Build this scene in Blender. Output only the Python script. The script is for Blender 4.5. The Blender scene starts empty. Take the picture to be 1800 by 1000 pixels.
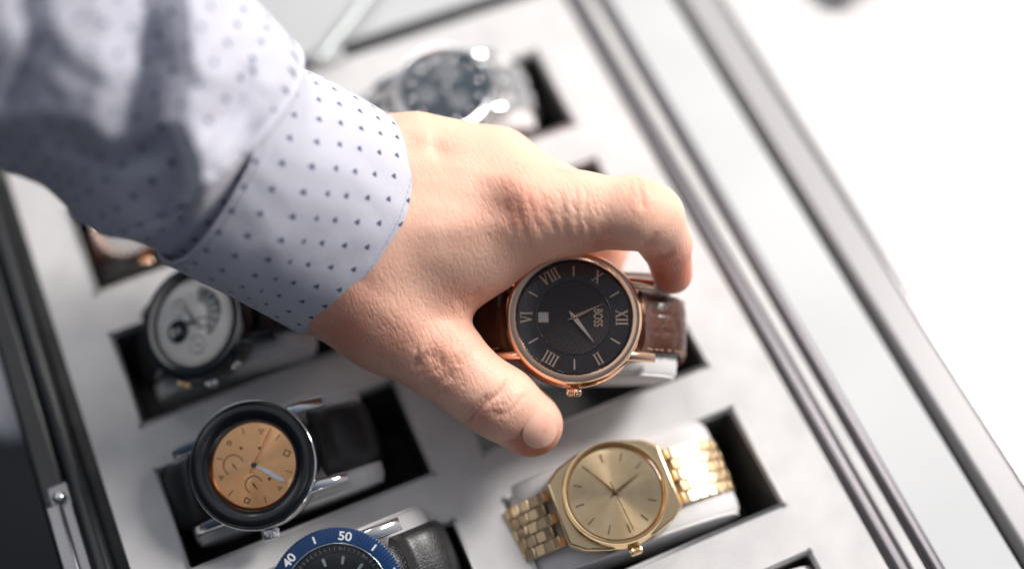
import bpy, math, random
import numpy as np
from mathutils import Matrix, Vector
random.seed(4); rng = np.random.default_rng(4)
S = 0.001                                   # lengths below are millimetres
scene = bpy.context.scene
# ------------------------------------------------------------------ camera
F = 2563.0
RC = np.array([[0.91839521, -0.39557313, 0.00849365], [0.34328144, 0.8072976, 0.48002963], [-0.19674373, -0.4379412, 0.87721116]])
CAM = np.array([-160.04, -336.09, 480.2])
cd = bpy.data.cameras.new('camera'); cam = bpy.data.objects.new('camera', cd); scene.collection.objects.link(cam)
m = Matrix([list(c) for c in RC.T]).to_4x4(); m.translation = Vector(CAM * S); cam.matrix_world = m
cd.sensor_width = 36; cd.lens = F / 1800 * 36; cd.clip_start = 0.02; cd.clip_end = 50
cd.dof.use_dof = True; cd.dof.focus_distance = 0.477; cd.dof.aperture_fstop = 1.9; cd.dof.aperture_blades = 0
scene.camera = cam
# ------------------------------------------------------------------ world: a bright room, windows towards +x +y
w = bpy.data.worlds.new('World'); scene.world = w; w.use_nodes = True
nt = w.node_tree; bg = nt.nodes['Background']
tc = nt.nodes.new('ShaderNodeTexCoord'); dp = nt.nodes.new('ShaderNodeVectorMath'); dp.operation = 'DOT_PRODUCT'
dp.inputs[1].default_value = (0.70, 0.45, 0.08)
cr = nt.nodes.new('ShaderNodeValToRGB')
nt.links.new(tc.outputs['Generated'], dp.inputs[0])
mr = nt.nodes.new('ShaderNodeMapRange'); mr.inputs[1].default_value = -1; mr.inputs[2].default_value = 1
nt.links.new(dp.outputs['Value'], mr.inputs[0]); nt.links.new(mr.outputs[0], cr.inputs[0])
cr.color_ramp.elements[0].position = 0.12; cr.color_ramp.elements[0].color = (0.045, 0.065, 0.10, 1)
cr.color_ramp.elements[1].position = 0.90; cr.color_ramp.elements[1].color = (1.7, 1.66, 1.62, 1)
for p_, c_ in ((0.30, (0.075, 0.11, 0.18, 1)), (0.52, (0.34, 0.42, 0.57, 1))):
    e = cr.color_ramp.elements.new(p_); e.color = c_
nt.links.new(cr.outputs[0], bg.inputs[0]); bg.inputs[1].default_value = 0.40
# ------------------------------------------------------------------ lamps
def area(name, loc, target, size, power, col, sy=None):
    l = bpy.data.lights.new(name, 'AREA'); l.energy = power; l.color = col; l.size = size
    if sy: l.shape = 'RECTANGLE'; l.size_y = sy
    o = bpy.data.objects.new(name, l); scene.collection.objects.link(o)
    loc = Vector(loc); d = Vector(target) - loc
    o.matrix_world = Matrix.Translation(loc) @ d.to_track_quat('-Z', 'Y').to_matrix().to_4x4()
    return o
wl = area('window_light', (0.46, -0.07, 0.50), (-0.04, -0.10, 0.04), 0.20, 4.3, (1.0, 0.955, 0.92), 0.20); wl.data.spread = math.radians(150)
area('ceiling_panel', (0.12, 0.85, 1.15), (-0.05, -0.1, 0), 0.34, 7.5, (1.0, 0.97, 0.94), 0.34)
area('ceiling_panel', (-0.42, 0.06, 1.15), (-0.15, -0.08, 0), 0.95, 1.1, (0.99, 0.99, 1.0), 0.8)
area('ceiling_panel', (-1.10, 0.34, 1.15), (-0.16, -0.08, 0), 0.45, 1.0, (1.0, 0.98, 0.96), 0.45)  # added panel, placed for the cream dial to mirror; no known ceiling fixture
for (x, y, z) in ((-0.42, 0.30, 0.95), (-0.46, -0.52, 1.05), (-0.30, -0.66, 1.1), (0.10, 0.62, 1.2)):
    l = bpy.data.lights.new('ceiling_spot', 'POINT'); l.energy = 1.0 if y > 0 else .35; l.shadow_soft_size = 0.028; l.color = (1, .95, .9)
    o = bpy.data.objects.new('ceiling_spot', l); scene.collection.objects.link(o); o.location = (x, y, z)
scene.view_settings.view_transform = 'Standard'; scene.view_settings.look = 'None'
scene.view_settings.exposure = 0.0; scene.view_settings.gamma = 1.0
scene.cycles.max_bounces = 8
try: scene.cycles.use_denoising = True
except Exception: pass

# ------------------------------------------------------------------ point helpers
def ray(px, py): return RC.T @ np.array([(px - 900) / F, -(py - 500) / F, -1.0])
def D(px, py, depth): return CAM + ray(px, py) * depth
def P(px, py, z):
    d = ray(px, py); return CAM + d * ((z - CAM[2]) / d[2])
def proj(X):
    c = (X - CAM) @ RC.T
    return np.stack([900 + F * c[:, 0] / -c[:, 2], 500 - F * c[:, 1] / -c[:, 2], -c[:, 2]], 1)
# ------------------------------------------------------------------ materials
MATS = {}
def mat(name, col, rough=.5, metal=0, **k):
    if name in MATS: return MATS[name]
    m = bpy.data.materials.new(name); m.use_nodes = True; b = m.node_tree.nodes['Principled BSDF']
    b.inputs['Base Color'].default_value = (*col, 1); b.inputs['Roughness'].default_value = rough; b.inputs['Metallic'].default_value = metal
    for a, v in k.items(): b.inputs[a.replace('_', ' ')].default_value = v
    MATS[name] = m; return m
def N(m, t, **k):
    n = m.node_tree.nodes.new(t)
    for a, v in k.items():
        if a.startswith('i_'):
            a = a[2:]; key = int(a) if a.isdigit() else a.replace('_', ' ')
            n.inputs[key].default_value = v
        else: setattr(n, a, v)
    return n
def L(m, a, b): m.node_tree.links.new(a, b)
def B(m): return m.node_tree.nodes['Principled BSDF']
def bump(m, src, dist, strength=1.0, prev=None):
    n = N(m, 'ShaderNodeBump'); n.inputs['Distance'].default_value = dist; n.inputs['Strength'].default_value = strength
    L(m, src, n.inputs['Height'])
    if prev: L(m, prev.outputs[0], n.inputs['Normal'])
    L(m, n.outputs[0], B(m).inputs['Normal']); return n
def objco(m, scale=(1, 1, 1), rot=(0, 0, 0)):
    t = N(m, 'ShaderNodeTexCoord'); mp = N(m, 'ShaderNodeMapping'); mp.inputs['Scale'].default_value = scale; mp.inputs['Rotation'].default_value = rot
    L(m, t.outputs['Object'], mp.inputs[0]); return mp.outputs[0]
def noisy(m, scale, c1, c2, detail=4, co=None, lo=.35, hi=.65):
    n = N(m, 'ShaderNodeTexNoise'); n.inputs['Scale'].default_value = scale; n.inputs['Detail'].default_value = detail
    L(m, co or objco(m), n.inputs['Vector'])
    r = N(m, 'ShaderNodeValToRGB'); r.color_ramp.elements[0].color = (*c1, 1); r.color_ramp.elements[1].color = (*c2, 1)
    r.color_ramp.elements[0].position = lo; r.color_ramp.elements[1].position = hi
    L(m, n.outputs[0], r.inputs[0]); L(m, r.outputs[0], B(m).inputs['Base Color']); return n, r

felt = mat('pale_grey_velvet', (.70, .69, .69), .85, Sheen_Weight=.4)
n1, _ = noisy(felt, 55, (.585, .572, .572), (.675, .66, .655), 8); n2 = N(felt, 'ShaderNodeTexNoise', i_Scale=2200.0); L(felt, objco(felt), n2.inputs['Vector']); bump(felt, n2.outputs[0], .0005, .7)
suede = mat('pillow_suede', (.72, .70, .69), .8, Sheen_Weight=.5)
n1, _ = noisy(suede, 60, (.66, .64, .63), (.74, .72, .71)); n2 = N(suede, 'ShaderNodeTexNoise', i_Scale=2500.0); L(suede, objco(suede), n2.inputs['Vector']); bump(suede, n2.outputs[0], .0003, .5)
liner = mat('dark_velvet', (.03, .032, .034), .8)
noisy(liner, 120, (.055, .057, .058), (.085, .084, .082))
white = mat('white_counter', (.86, .86, .86), .45); noisy(white, 9, (.545, .54, .535), (.60, .595, .59), 8)
panel = mat('pale_ledge', (.52, .53, .54), .7); noisy(panel, 14, (.495, .505, .51), (.54, .55, .555))
lacq = mat('black_lacquer', (.012, .014, .018), .12, Coat_Weight=.6)
satin = mat('satin_steel', (.50, .48, .48), .32, 1.0); nn, _ = noisy(satin, 90, (.46, .44, .44), (.54, .52, .52)); bump(satin, nn.outputs[0], .0002, .2)
rail_m = mat('grey_metal_rail', (.30, .29, .30), .22, 1.0)
floor_m = mat('dark_floor', (.02, .024, .03), .5); noisy(floor_m, 5, (.008, .010, .012), (.02, .023, .027))
steel = mat('polished_steel', (.78, .78, .79), .10, 1.0)
rose = mat('rose_gold', (.90, .56, .38), .13, 1.0)
nr, _r = noisy(rose, 150, (.88, .55, .37), (.92, .60, .42))
gold = mat('yellow_gold', (.90, .66, .38), .20, 1.0)
gunm = mat('gunmetal', (.012, .012, .014), .10, 0.0, Coat_Weight=1.0)
blackg = mat('black_ceramic', (.008, .009, .011), .18)
blue = mat('blue_bezel', (.003, .03, .11), .38, .0, Coat_Weight=.15); noisy(blue, 500, (.003, .026, .095), (.004, .034, .12)); B(blue).inputs['Specular IOR Level'].default_value = .3
print_w = mat('white_print', (.80, .82, .82), .4)
print_rose = mat('rose_print', (.88, .63, .45), .4, .3)
dark_print = mat('dark_print', (.05, .02, .012), .4)
lume = mat('pale_lume', (.62, .74, .76), .4)
def leather(name, c1, c2, rough, sc=(700, 700, 700)):
    m = mat(name, c1, rough, Coat_Weight=.2, Coat_Roughness=.25); noisy(m, 150, c1, c2)
    v = N(m, 'ShaderNodeTexVoronoi', feature='DISTANCE_TO_EDGE', i_Scale=1.0); L(m, objco(m, sc), v.inputs['Vector'])
    r = N(m, 'ShaderNodeMapRange'); r.inputs[2].default_value = .15; L(m, v.outputs['Distance'], r.inputs[0])
    bump(m, r.outputs[0], .00012, .35); return m
brown = leather('brown_crocodile_leather', (.060, .019, .009), (.095, .030, .014), .28)
blackl = leather('black_leather', (.010, .010, .012), (.02, .02, .022), .42)
rosel = leather('rose_leather', (.42, .22, .18), (.5, .28, .23), .35)
B(brown).inputs['Coat Weight'].default_value = .3; B(brown).inputs['Coat Roughness'].default_value = .15
# dial materials
def sunray(name, col, dark, aniso=.85, rough=.32, metal=1.0):
    m = mat(name, col, rough, metal, Anisotropic=aniso)
    t = N(m, 'ShaderNodeTangent'); t.direction_type = 'RADIAL'; t.axis = 'Z'; L(m, t.outputs[0], B(m).inputs['Tangent'])
    noisy(m, 200, dark, col); return m
gold_br = mat('brushed_gold_link', (.78, .58, .36), .33, 1.0)
gold_dial = sunray('gold_sunray_dial', (.96, .73, .44), (.90, .64, .35), .90, .27, 1.0)
orange_dial = sunray('orange_sunray_dial', (1.0, .56, .26), (.96, .50, .22), .90, .27, 1.0)
cream_dial = mat('cream_dial', (.92, .88, .84), .30, .4)
grey_dial = mat('silver_blue_dial', (.014, .028, .045), .3, .2)
black_dial = mat('black_dial', (.012, .013, .016), .35)
brown_dial = mat('dark_brown_dial', (.040, .032, .032), .38, .3)
noisy(brown_dial, 900, (.056, .045, .046), (.076, .061, .061))
guil = mat('guilloche_dial', (.045, .036, .036), .34, .35)
co = objco(guil, (1, 1, 1), (0, 0, math.radians(28)))
sx = N(guil, 'ShaderNodeSeparateXYZ'); L(guil, co, sx.inputs[0])
def sn(m, src, f):
    a = N(m, 'ShaderNodeMath', operation='MULTIPLY'); a.inputs[1].default_value = f; L(m, src, a.inputs[0])
    b = N(m, 'ShaderNodeMath', operation='SINE'); L(m, a.outputs[0], b.inputs[0]); return b.outputs[0]
a = N(guil, 'ShaderNodeMath', operation='MULTIPLY'); L(guil, sn(guil, sx.outputs[0], 6283 / 1.0), a.inputs[0]); L(guil, sn(guil, sx.outputs[1], 6283 / 1.0), a.inputs[1])
bump(guil, a.outputs[0], .00012, 1.0)
r = N(guil, 'ShaderNodeValToRGB'); r.color_ramp.elements[0].color = (.032, .026, .025, 1); r.color_ramp.elements[1].color = (.19, .15, .135, 1)
mm_ = N(guil, 'ShaderNodeMapRange'); mm_.inputs[1].default_value = -1; L(guil, a.outputs[0], mm_.inputs[0]); L(guil, mm_.outputs[0], r.inputs[0]); L(guil, r.outputs[0], B(guil).inputs['Base Color'])
# thin crystal
def crystal_mat(name, refl=1.0):
    g = bpy.data.materials.new(name); g.use_nodes = True; t = g.node_tree; t.nodes.remove(t.nodes['Principled BSDF'])
    tr = N(g, 'ShaderNodeBsdfTransparent'); tr.inputs[0].default_value = (.98, .985, .99, 1); gl = N(g, 'ShaderNodeBsdfGlossy', i_Roughness=.02); fr = N(g, 'ShaderNodeFresnel', i_IOR=1.5)
    mu = N(g, 'ShaderNodeMath', operation='MULTIPLY'); mu.inputs[1].default_value = refl; mx = N(g, 'ShaderNodeMixShader')
    L(g, fr.outputs[0], mu.inputs[0]); L(g, mu.outputs[0], mx.inputs[0]); L(g, tr.outputs[0], mx.inputs[1]); L(g, gl.outputs[0], mx.inputs[2]); L(g, mx.outputs[0], t.nodes['Material Output'].inputs[0]); return g
crystal = crystal_mat('watch_crystal', .8)
acrylic = mat('clear_acrylic', (.9, .93, .95), .06, 0, Transmission_Weight=.85, IOR=1.45)

# ------------------------------------------------------------------ object helpers
def empty(name, M, label, cat, group=None):
    o = bpy.data.objects.new(name, None); scene.collection.objects.link(o); o.empty_display_size = .01
    o.matrix_world = M; o['label'] = label; o['category'] = cat
    if group: o['group'] = group
    return o
def mesh(name, V, Fc, m, parent=None, smooth=True, ang=None, kind=None, bevel=0, uv=None):
    me = bpy.data.meshes.new(name); me.from_pydata([tuple(float(c) * S for c in v) for v in V], [], [tuple(int(i) for i in f) for f in Fc])
    me.materials.append(m); me.update()
    if uv is not None:
        l = me.uv_layers.new(name='UVMap'); idx = np.zeros(len(me.loops), dtype=np.int32); me.loops.foreach_get('vertex_index', idx)
        l.data.foreach_set('uv', np.asarray(uv, dtype=np.float32)[idx].ravel())
    if smooth:
        me.shade_smooth()
        if ang is not None:
            try: me.set_sharp_from_angle(angle=math.radians(ang))
            except Exception: pass
    o = bpy.data.objects.new(name, me); scene.collection.objects.link(o)
    if parent: o.parent = parent
    if kind: o['kind'] = kind
    if bevel:
        b = o.modifiers.new('bevel', 'BEVEL'); b.width = bevel * S; b.segments = 3; b.limit_method = 'ANGLE'; b.angle_limit = math.radians(40)
    return o
def share(src, name, parent, M=None):
    o = bpy.data.objects.new(name, src.data); scene.collection.objects.link(o); o.parent = parent
    if M is not None: o.matrix_local = M
    return o
def boxg(x0, x1, y0, y1, z0, z1):
    V = [(x, y, z) for z in (z0, z1) for y in (y0, y1) for x in (x0, x1)]
    return V, [(0, 2, 3, 1), (4, 5, 7, 6), (0, 1, 5, 4), (2, 6, 7, 3), (0, 4, 6, 2), (1, 3, 7, 5)]
def box(name, x0, x1, y0, y1, z0, z1, m, parent=None, bevel=.5, **k):
    V, Fc = boxg(x0, x1, y0, y1, z0, z1); return mesh(name, V, Fc, m, parent, bevel=bevel, ang=35, **k)
def join(*gs):
    V, Fc = [], []
    for v, f in gs:
        o = len(V); V += list(v); Fc += [tuple(i + o for i in q) for q in f]
    return V, Fc
def lathe(prof, n=96, close=True, wob=None):
    V, Fc = [], []; k = len(prof)
    for i in range(n):
        t = 2 * math.pi * i / n; c, s = math.cos(t), math.sin(t)
        for j, (r, z) in enumerate(prof):
            rr = r + (wob(t, j) if wob else 0); V.append((rr * c, rr * s, z))
    for i in range(n):
        for j in range(k - 1):
            a = i * k + j; b = ((i + 1) % n) * k + j; Fc.append((a, b, b + 1, a + 1))
    return V, Fc
def disc(r, z, n=96):
    return [(0, 0, z)] + [(r * math.cos(2 * math.pi * i / n), r * math.sin(2 * math.pi * i / n), z) for i in range(n)], [(0, 1 + i, 1 + (i + 1) % n) for i in range(n)]
def prism(poly, z0, z1):
    n = len(poly); V = [(x, y, z0) for x, y in poly] + [(x, y, z1) for x, y in poly]
    return V, [tuple(range(n - 1, -1, -1)), tuple(range(n, 2 * n))] + [(i, (i + 1) % n, n + (i + 1) % n, n + i) for i in range(n)]
def rot2(p, a, o=(0, 0)):
    c, s = math.cos(a), math.sin(a); return [(o[0] + x * c - y * s, o[1] + x * s + y * c) for x, y in p]
def roman(txt, h, z0, z1, sw=.5):
    # glyph strokes drawn with x across, y up, centred
    gs = []; wd = {'I': .34 * h, 'V': .72 * h, 'X': .72 * h}; tot = sum(wd[c] for c in txt); x = -tot / 2
    def bar(x0, y0, x1, y1, t):
        d = np.array([x1 - x0, y1 - y0]); nn = np.array([-d[1], d[0]]) / np.linalg.norm(d) * t / 2
        gs.append(prism([(x0 - nn[0], y0 - nn[1]), (x1 - nn[0], y1 - nn[1]), (x1 + nn[0], y1 + nn[1]), (x0 + nn[0], y0 + nn[1])], z0, z1))
    def serif(cx, y, l_): bar(cx - l_ / 2, y, cx + l_ / 2, y, sw * .42)
    for c in txt:
        cx = x + wd[c] / 2
        if c == 'I':
            bar(cx, -h / 2, cx, h / 2, sw)
            for y in (-h / 2, h / 2): serif(cx, y, .28 * h)
        if c == 'V':
            bar(cx - .24 * h, h / 2, cx, -h / 2, sw * 1.1); bar(cx + .24 * h, h / 2, cx, -h / 2, sw * .55)
            for q in (-1, 1): serif(cx + q * .24 * h, h / 2, .24 * h)
        if c == 'X':
            bar(cx - .24 * h, h / 2, cx + .24 * h, -h / 2, sw * 1.1); bar(cx + .24 * h, h / 2, cx - .24 * h, -h / 2, sw * .55)
            for q in (-1, 1):
                for y in (-h / 2, h / 2): serif(cx + q * .25 * h, y, .22 * h)
        x += wd[c]
    return join(*gs)
def xf(g, ang=0, o=(0, 0)):
    c, s = math.cos(ang), math.sin(ang)
    return [(o[0] + x * c - y * s, o[1] + x * s + y * c, z) for x, y, z in g[0]], g[1]
def text(name, body, size, m, parent, x, y, z, ang, bold=0, sx=1.0):
    cu = bpy.data.curves.new(name, 'FONT'); cu.body = body; cu.size = size * S; cu.align_x = 'CENTER'; cu.align_y = 'CENTER'; cu.extrude = .06 * S; cu.offset = bold * S
    o = bpy.data.objects.new(name, cu); scene.collection.objects.link(o); bpy.context.view_layer.update()
    me = bpy.data.meshes.new_from_object(o.evaluated_get(bpy.context.evaluated_depsgraph_get())); bpy.data.objects.remove(o)
    me.name = name; me.materials.clear(); me.materials.append(m)
    o = bpy.data.objects.new(name, me); scene.collection.objects.link(o); o.parent = parent
    o.matrix_local = Matrix.Translation((x * S, y * S, z * S)) @ Matrix.Rotation(ang, 4, 'Z') @ Matrix.Diagonal((sx, 1, 1, 1)); return o
def frame(px, py, z, phi, n):
    """local axes: X = 12 o'clock, Y = 9 o'clock side, Z = face normal; origin on the dial"""
    o = P(px, py, z); nw = RC.T @ (np.array(n, float) / np.linalg.norm(n))
    a = math.radians(phi); x = RC.T @ np.array([math.cos(a), math.sin(a), 0]); x -= nw * (x @ nw); x /= np.linalg.norm(x); y = np.cross(nw, x)
    M = Matrix([[x[0], y[0], nw[0], o[0] * S], [x[1], y[1], nw[1], o[1] * S], [x[2], y[2], nw[2], o[2] * S], [0, 0, 0, 1]]); return M

# ------------------------------------------------------------------ structure: counter, floor, case frame, tray
box('counter', 84.5, 1500, -900, 1500, -60, -6, white, kind='structure', bevel=1)
g = boxg(-3000, 3000, -3000, 3000, -760, -750); mesh('floor', g[0], g[1], floor_m, kind='structure')
SW, SH, GP, GC = 88.0, 38.94, 19.0, 20.0
cols = [(-SW, 0.0), (-2 * SW - GC, -SW - GC)]
rows = [(-(i * (SH + GP)) - SH, -(i * (SH + GP))) for i in range(5)]
I4 = Matrix.Identity(4)
tray = empty('watch_tray', Matrix.Translation((-.09, -.14, 0)), 'pale grey velvet tray with two columns of dark rectangular slots holding the watches', 'tray')
off = np.array([90, 140, 0.])
X0, X1, Y0, Y1 = -214.5, 22.0, -310.0, 27.0
xs = sorted([X0, X1] + [v for c in cols for v in c]); ys = sorted([Y0, Y1] + [v for c in rows for v in c])
V = []; vi = {}; Fc = []
def vid(x, y, z):
    k = (x, y, z)
    if k not in vi: vi[k] = len(V); V.append(np.array(k) + off)
    return vi[k]
isslot = lambda xa, xb, ya, yb: any(abs(xa - c[0]) < .1 and abs(xb - c[1]) < .1 for c in cols) and any(abs(ya - r_[0]) < .1 and abs(yb - r_[1]) < .1 for r_ in rows)
for xa, xb in zip(xs, xs[1:]):
    for ya, yb in zip(ys, ys[1:]):
        if isslot(xa, xb, ya, yb):
            for (p, q) in (((xa, ya), (xb, ya)), ((xb, ya), (xb, yb)), ((xb, yb), (xa, yb)), ((xa, yb), (xa, ya))):
                Fc.append((vid(*q, 0.), vid(*p, 0.), vid(*p, -3.), vid(*q, -3.)))
        else: Fc.append((vid(xa, ya, 0.), vid(xb, ya, 0.), vid(xb, yb, 0.), vid(xa, yb, 0.)))
for (p, q) in (((X0, Y0), (X1, Y0)), ((X1, Y0), (X1, Y1)), ((X1, Y1), (X0, Y1)), ((X0, Y1), (X0, Y0))):
    Fc.append((vid(*p, 0.), vid(*p, -12.), vid(*q, -12.), vid(*q, 0.)))
mesh('tray_top', V, Fc, felt, tray, ang=30, bevel=1.3)
for (xa, xb) in cols:
    for (ya, yb) in rows:
        v, f = boxg(xa - .2, xb + .2, ya - .2, yb + .2, -46, -3.0)
        mesh('compartment', np.array(v) + off, [q[::-1] for q in f if not all(i >= 4 for i in q)], liner, tray, smooth=False)
case = empty('display_case', Matrix.Translation((-.09, -.14, -.05)), 'display case frame of black rails and grey metal around the velvet tray', 'display case')
co_ = np.array([90, 140, 50.])
def rail(name, x0, x1, y0, y1, z0, z1, m, bev=1.0, **k):
    v, f = boxg(x0, x1, y0, y1, z0, z1); return mesh(name, np.array(v) + co_, f, m, case, ang=35, bevel=bev, **k)
YB, YT = -420, 420
box_b = rail('case_bottom', -234, 84, YB, YT, -56, -48, liner)
rail('inner_rail', 22.6, 28.8, YB, YT, -14, 1.6, mat('grey_sheen_rail', (.16, .15, .16), .42, 1.0), 2.4)
rail('felt_strip', 29.4, 33.8, YB, YT, -16, .2, felt, .8)
rail('inner_rail', 34.2, 39.6, YB, YT, -14, 2.2, MATS['grey_sheen_rail'], 2.2)
rail('ledge_panel', 39.8, 64.2, YB, YT, -16, -1.0, panel, .5)
rail('rail_gap', 64.2, 68.2, YB, YT, -20, -7.0, lacq, .3)
rail('outer_rail', 68.2, 80.2, YB, YT, -20, 1.0, mat('grey_painted_rail', (.37, .36, .365), .38), 1.2)
rail('outer_lip', 80.9, 84.4, YB, YT, -20, -.6, rail_m, 1.0)
rail('back_rail', -196, 23.0, 28.0, 34.6, -20, -1.0, mat('matte_black_rail', (.008, .009, .011), .6), 1.0)
rail('back_panel', -233, 23.0, 35.2, 240, -20, 0, panel, 1.0)
rail('side_gutter', -219.4, -215.0, YB, 33, -20, -4.5, liner, .5)
matb = mat('black_painted_rail', (.012, .014, .017), .32); rail('side_rail', -226.0, -219.6, YB, 33, -30, 4.0, matb, 2.4)
rail('side_wall', -236.5, -226.4, YB, 33, -48, 0.5, matb, 2.0)
# corner joint, acrylic divider leaning over the back panel
g0, g1 = P(566, 116, 2), P(700, -60, 2); gd = g1 - g0; gl_ = np.linalg.norm(gd); gd /= gl_; v, f = boxg(0, gl_, -1.3, 1.3, 0, 5)
mesh('glass_edge', [g0 + gd * a_ + np.array([-gd[1], gd[0], 0]) * b_ + np.array([0, 0, c_]) + co_ for a_, b_, c_ in v], f, mat('pale_glass_edge', (.46, .50, .50), .15), case, ang=35, bevel=.4)
v, f = boxg(-9, 5, -3.4, 3.4, 0, 3); mesh('corner_clip', [np.array((a_, b_, c_)) + P(584, 104, 0) + co_ for a_, b_, c_ in v], f, panel, case, ang=35, bevel=.6)

# clasp on the left wall
cl = empty('case_latch', Matrix.Translation(Vector(P(128, 950, 0) * S)), 'small steel latch on the outer side of the black left rail', 'latch')
v, f = boxg(-4, 4, -22, 22, -8, 1); dsteel = mat('dark_steel', (.22, .22, .24), .3, 1.0); mesh('latch_plate', v, f, dsteel, cl, ang=35, bevel=1)
for yy in (-15, 16): 
    v, f = lathe([(0, 4.2), (1.6, 4.0), (2.2, 3.0), (2.2, 0)], 20); mesh('latch_screw', [(a_, b_ + yy, c_) for a_, b_, c_ in v], f, steel, cl)
v, f = boxg(-5.5, 0, -20, 14, 1, 3.4); mesh('latch_lever', v, f, dsteel, cl, ang=35, bevel=1)
# soft shapes far below on the left
def blob(name, c, rx, ry, rz, m, label, cat):
    g = []; V = []; Fc = []; nu, nv = 32, 20
    for j in range(nv + 1):
        t = math.pi * j / nv
        for i in range(nu):
            u = 2 * math.pi * i / nu; s = math.sin(t); ex = .6
            f_ = lambda q: math.copysign(abs(q) ** ex, q)
            V.append((rx * f_(math.cos(u)) * abs(s) ** .5 , ry * f_(math.sin(u)) * abs(s) ** .5, rz * math.cos(t)))
    for j in range(nv):
        for i in range(nu): a = j * nu + i; b = j * nu + (i + 1) % nu; Fc.append((a, a + nu, b + nu, b))
    o = mesh(name, V, Fc, m); o.location = Vector(c) * S; o['label'] = label; o['category'] = cat; return o
blob('stool_cushion', P(26, 665, -95), 17, 30, 10, mat('grey_cloth', (.72, .71, .74), .8), 'blurred pale grey cushion low in the dark left of the case', 'cushion')
blob('stool_cushion', P(4, 450, -70), 14, 30, 10, MATS['grey_cloth'], 'blurred pale grey cushion just under the sleeve at the left edge', 'cushion')
o = box('grey_box', -60, 60, -30, 30, 0, 14, mat('grey_card', (.45, .43, .45), .7), bevel=4); pp = P(1572, -165, -6); o.location = Vector(pp) * S; o.rotation_euler.z = .25
o['label'] = 'blurred grey box lying on the white counter at the top edge'; o['category'] = 'box'

# ------------------------------------------------------------------ pillows
def pillow(M, label, dz, hx=33, hy=17.6, hz=17, dx=0, dy=0):
    """oblong suede cushion under a watch: stadium cross-section in XZ, rounded ends along Y"""
    Mi = M @ Matrix.Translation((dx * S, dy * S, (dz - hz) * S)); t = empty('watch_pillow', Mi, label, 'pillow', 'suede pillows in the tray slots')
    V, Fc = [], []; nu, prof = 64, [(0, -hy), (.5, -hy), (.86, -hy + .3), (.95, -hy + 1.0), (.99, -hy + 2.6), (1.0, -hy + 6), (1.0, hy - 6), (.99, hy - 2.6), (.95, hy - 1.0), (.86, hy - .3), (.5, hy), (0, hy)]
    for s_, y in prof:
        for i in range(nu):
            u = 2 * math.pi * i / nu; q = lambda v, e: math.copysign(abs(v) ** e, v)
            V.append((s_ * hx * q(math.cos(u), .82), y, s_ * hz * q(math.sin(u), .82)))
    for j in range(len(prof) - 1):
        for i in range(nu): a = j * nu + i; b = j * nu + (i + 1) % nu; Fc.append((a, b, b + nu, a + nu))
    mesh('cushion', V, Fc, suede, t, ang=60)
    # piped seam round each end
    for sy in (-1, 1):
        V, Fc = [], []; k = 8; yy = sy * (hy - 1.0)
        for i in range(nu):
            u = 2 * math.pi * i / nu; q = lambda v, e: math.copysign(abs(v) ** e, v); cx, cz = .955 * q(math.cos(u), .82), .955 * q(math.sin(u), .82)
            for j in range(k):
                a = 2 * math.pi * j / k; V.append((cx * (hx + .5 * math.cos(a)), yy + .5 * math.sin(a), cz * (hz + .5 * math.cos(a))))
        for i in range(nu):
            for j in range(k): a = i * k + j; b = i * k + (j + 1) % k; c = ((i + 1) % nu) * k; Fc.append((a, c + j, c + (j + 1) % k, b))
        mesh('seam', V, Fc, suede, t)
    return t
# ------------------------------------------------------------------ strap path in local XZ
def strap_path(side, x0, z0, hx, hz, zc, n=40, endang=-100, off=2.2):
    """from the lug at (x0,z0) tangentially onto the stadium (centre z=zc)"""
    pts = []; q = lambda v, e: math.copysign(abs(v) ** e, v)
    for i in range(n + 1):
        a = math.radians(90 + (endang - 90) * i / n); pts.append(((hx + off) * q(math.cos(a), .82), zc + (hz + off) * q(math.sin(a), .82)))
    pts = [p for p in pts if p[0] > x0 + 2.5]
    pts = [(x0, z0)] + pts; pts = np.array(pts); pts[:, 0] *= side
    # resample
    d = np.r_[0, np.cumsum(np.linalg.norm(np.diff(pts, axis=0), axis=1))]; s = np.arange(0, d[-1], 1.0)
    p = np.stack([np.interp(s, d, pts[:, 0]), np.interp(s, d, pts[:, 1])], 1)
    for _ in range(6): p[1:-1] = (p[:-2] + p[1:-1] * 2 + p[2:]) / 4
    return p, s
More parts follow.
